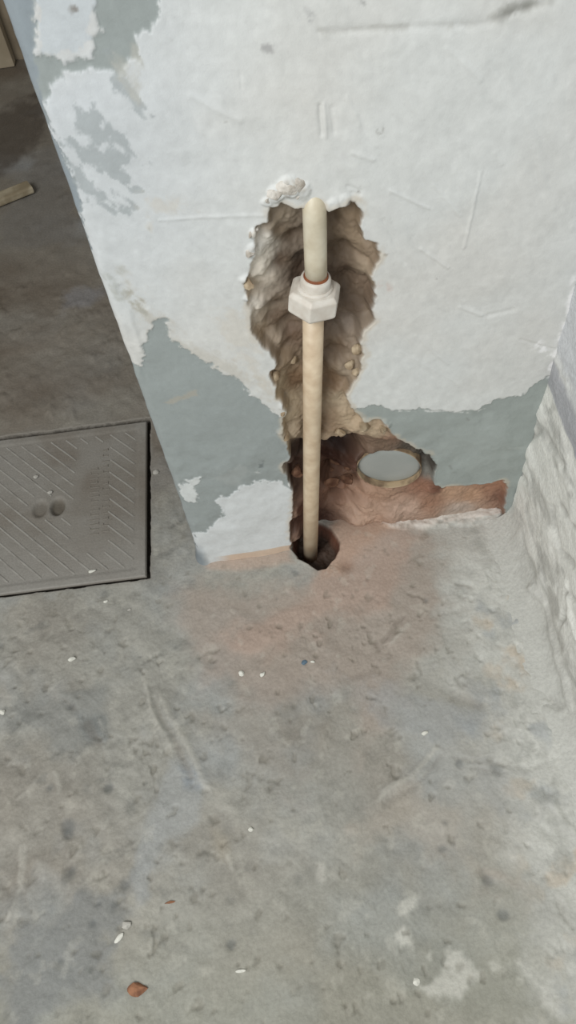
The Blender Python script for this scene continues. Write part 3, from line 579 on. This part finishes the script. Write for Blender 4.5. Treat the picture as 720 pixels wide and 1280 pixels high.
# skirt down to the seat
panel = grid_mesh('panel', np.stack([KX, KY, KZ], -1), KC, M_cover, None, cov)
bm = bmesh.new(); box_bm(bm, (-CW + .0008, .0008, -.0155), (-.0008, CW - .0008, -.0118)); part(obj('base_plate', bm, mat_plain('cover_iron', (70, 64, 58), (54, 50, 46), 60, .8), None), cov)
M_rib = mat_plain('cover_rib', (162, 160, 153), (142, 139, 132), 50, .75)
inner = .020; lo, hi = -CW + inner, -inner; by, ty = inner, CW - inner
slope = -1.02                                       # ribs run down to the right
for i in range(24):
    c = -.30 + i * .026                             # y = slope*(x) + c
    pa = []
    for x in (lo, hi):
        y = slope * x + c
        if by <= y <= ty: pa.append((x, y))
    for y in (by, ty):
        x = (y - c) / slope
        if lo < x < hi: pa.append((x, y))
    if len(pa) < 2: continue
    pa = sorted(pa)[:2]; (x0, y0), (x1, y1) = pa
    segs = [((x0, y0), (x1, y1))]
    # interrupted by the lettering band and the finger holes
    out = []
    for (p, q) in segs:
        ts = np.linspace(0, 1, 81); ok = []
        for t in ts:
            x, y = p[0] + (q[0] - p[0]) * t, p[1] + (q[1] - p[1]) * t
            ok.append(not (-.118 < x < -.062 and .055 < y < .27) and not any(((x - a) / .019) ** 2 + ((y - b) / .024) ** 2 < 1 for a, b in hl))
        j = 0
        while j < 81:
            if ok[j]:
                k = j
                while k + 1 < 81 and ok[k + 1]: k += 1
                if k - j > 4: out.append((ts[j], ts[k]))
                j = k + 1
            else: j += 1
    for ta, tb in out:
        A_ = Vector((x0 + (x1 - x0) * ta, y0 + (y1 - y0) * ta, 0)); B_ = Vector((x0 + (x1 - x0) * tb, y0 + (y1 - y0) * tb, 0))
        L_ = (B_ - A_).length
        if L_ < .012: continue
        bm = bmesh.new(); box_bm(bm, (-L_ / 2, -.0013, 0), (L_ / 2, .0013, .0010), .0005)
        o = obj('rib', bm, M_rib, cov); o.location = (A_ + B_) / 2 + Vector((0, 0, .0003)); o.rotation_euler = (0, 0, math.atan2(B_.y - A_.y, B_.x - A_.x))
M_let = mat_plain('worn_lettering', (126, 121, 112), (146, 142, 134), 80, .8)
rl = random.Random(5)
for (cxp, y0p, y1p, n, wd) in ((118, 585, 671, 15, .015), (132, 560, 668, 15, .012)):
    xa, ya = cpx(cxp, y1p); xb, yb = cpx(cxp, y0p)
    for i in range(n):
        t = (i + .5) / n; x, y = xa + (xb - xa) * t, ya + (yb - ya) * t; L_ = wd * rl.uniform(.75, 1.1); hgt = .0022
        bm = bmesh.new(); box_bm(bm, (-L_ / 2, -hgt / 2, 0), (L_ / 2, hgt / 2, .0008), .0004)
        if i % 3 == 1: box_bm(bm, (-L_ / 2, -hgt / 2, 0), (-L_ / 2 + .002, hgt * 1.5, .0012), .0004)
        if i % 3 == 2: box_bm(bm, (L_ / 2 - .002, -hgt / 2, 0), (L_ / 2, hgt * 1.6, .0012), .0004)
        o = obj('worn_letter', bm, M_let, cov); o.location = (x, y, .0004)

# ------------------------------------------------------------------ loose chips lying about
M_ch = {'white': mat_plain('white_chip', (226, 226, 216), (204, 204, 194), 80, .7), 'blue': mat_plain('blue_chip', (100, 122, 138), (82, 102, 118), 80, .6),
        'orange': mat_plain('brick_chip', (156, 112, 84), (118, 82, 62), 90, .9), 'tan': mat_plain('pale_wood', (178, 168, 144), (146, 134, 110), 30, .8), 'grey': mat_plain('dust_chip', (190, 188, 180), (170, 168, 160), 80, .8)}
def chip(name, px, py, lx, ly, h, mat, label, cat, group=None, rz=0, seed=0, z=0):
    p = fl(px, py, z); bm = rock_bm(1, (lx / 2, ly / 2, h / 2), seed, 2, .5)
    o = obj(name, bm, M_ch[mat]); 
    k = np.argmin(np.abs(fx - p[0])); j = np.argmin(np.abs(fy - p[1]))
    zz = FZ[j, k] if z == 0 else z
    o.location = (p[0], p[1], zz + h * .30); o.rotation_euler = (0, 0, rz); tag(o, label, cat, group)
G1 = 'plaster crumbs scattered on the floor'
chip('paint_chip', 380, 829, .010, .008, .003, 'blue', 'small blue paint chip on the pinkish floor below the pipe', 'chip', None, .2, 1)
chip('plaster_crumb', 391, 828, .007, .006, .003, 'white', 'pale crumb touching the right of the blue paint chip', 'crumb', G1, .2, 2)
chip('plaster_crumb', 302, 842, .009, .010, .005, 'white', 'white crumb on floor, left one of the close pair left of the blue chip', 'crumb', G1, .5, 3)
chip('plaster_crumb', 329, 844, .010, .008, .005, 'white', 'white crumb on floor, right one of the close pair left of the blue chip', 'crumb', G1, .9, 4)
chip('plaster_crumb', 90, 824, .012, .008, .004, 'white', 'white crumb on floor a little way in front of the inspection cover', 'crumb', G1, .3, 5)
chip('plaster_crumb', 3, 890, .010, .009, .005, 'white', 'white crumb at the left edge of the photo, below the inspection cover', 'crumb', G1, .6, 6)
chip('plaster_crumb', 158, 1157, .013, .012, .005, 'grey', 'dull off-white crumb just above the slanted white flake near the lower left', 'crumb', G1, .1, 7)
chip('plaster_flake', 149, 1173, .017, .006, .003, 'white', 'narrow slanted white flake above the orange brick chip', 'flake', None, .7, 8)
chip('plaster_flake', 301, 1214, .013, .004, .003, 'white', 'thin level white flake to the right of the orange brick chip', 'flake', None, 0, 9)
chip('brick_chip', 172, 1236, .025, .017, .008, 'orange', 'orange brick chip near the bottom left of the floor', 'chip', None, .1, 10)
chip('brick_splinter', 212, 1128, .014, .004, .003, 'orange', 'thin orange brick splinter on bare floor above the brick chip', 'splinter', None, .1, 11)
chip('plaster_crumb', 313, 1037, .008, .007, .004, 'white', 'small white crumb alone in the middle of the left floor', 'crumb', G1, .1, 12)
chip('plaster_crumb', 531, 917, .010, .007, .004, 'white', 'white crumb on the bluish patch of floor right of centre', 'crumb', G1, .1, 13)
chip('plaster_crumb', 520, 1227, .009, .009, .003, 'white', 'round white crumb left of the big white splash at bottom right', 'crumb', G1, .1, 14)
chip('plaster_flake', 116, 714, .013, .007, .003, 'white', 'white flake lying on the near edge of the inspection cover', 'flake', None, .2, 15, .0022)
chip('plaster_crumb', 62, 616, .010, .007, .003, 'grey', 'pale crumb on the cover just behind its finger holes', 'crumb', G1, .2, 16, .0020)
chip('plaster_crumb', 45, 596, .010, .008, .003, 'grey', 'pale crumb on the cover, farther one behind its finger holes', 'crumb', G1, .4, 17, .0020)
chip('plaster_crumb', 132, 752, .008, .005, .003, 'white', 'white crumb on floor right in front of the cover edge', 'crumb', G1, .2, 18)
chip('plaster_crumb', 161, 762, .007, .005, .003, 'grey', 'faint crumb on floor between cover and wall foot', 'crumb', G1, .2, 19)
chip('plaster_crumb', 195, 591, .011, .010, .004, 'grey', 'pale crumb on the floor strip between cover and painted wall', 'crumb', G1, .2, 20)
# pale stick in the far left
a, b = Vector(fl(-30, 262, .012)), Vector(fl(38, 232, .012)); dv = b - a; L_ = dv.length
bm = bmesh.new(); box_bm(bm, (-L_ / 2, -.016, -.008), (L_ / 2, .016, .008), .004)
for v in bm.verts: v.co.y += .004 * math.sin(v.co.x * 60); v.co.z += .001 * math.sin(v.co.x * 90)
st = obj('wooden_stick', bm, M_ch['tan']); st.location = (a + b) / 2; st.rotation_euler = (0, 0, math.atan2(dv.y, dv.x))
tag(st, 'pale broken wooden stick on the dark floor beyond the pier, upper left', 'stick')
# rubbish board against the far wall
p = fl(18, 88)
bm = bmesh.new(); box_bm(bm, (p[0] - .55, 2.165, .0), (p[0], 2.198, .62), .003); bd = obj('tan_board', bm, mat_plain('tan_board', (172, 160, 138), (156, 144, 122), 10, .7))
tag(bd, 'tan board leaning flat on the far wall at the top left', 'board')
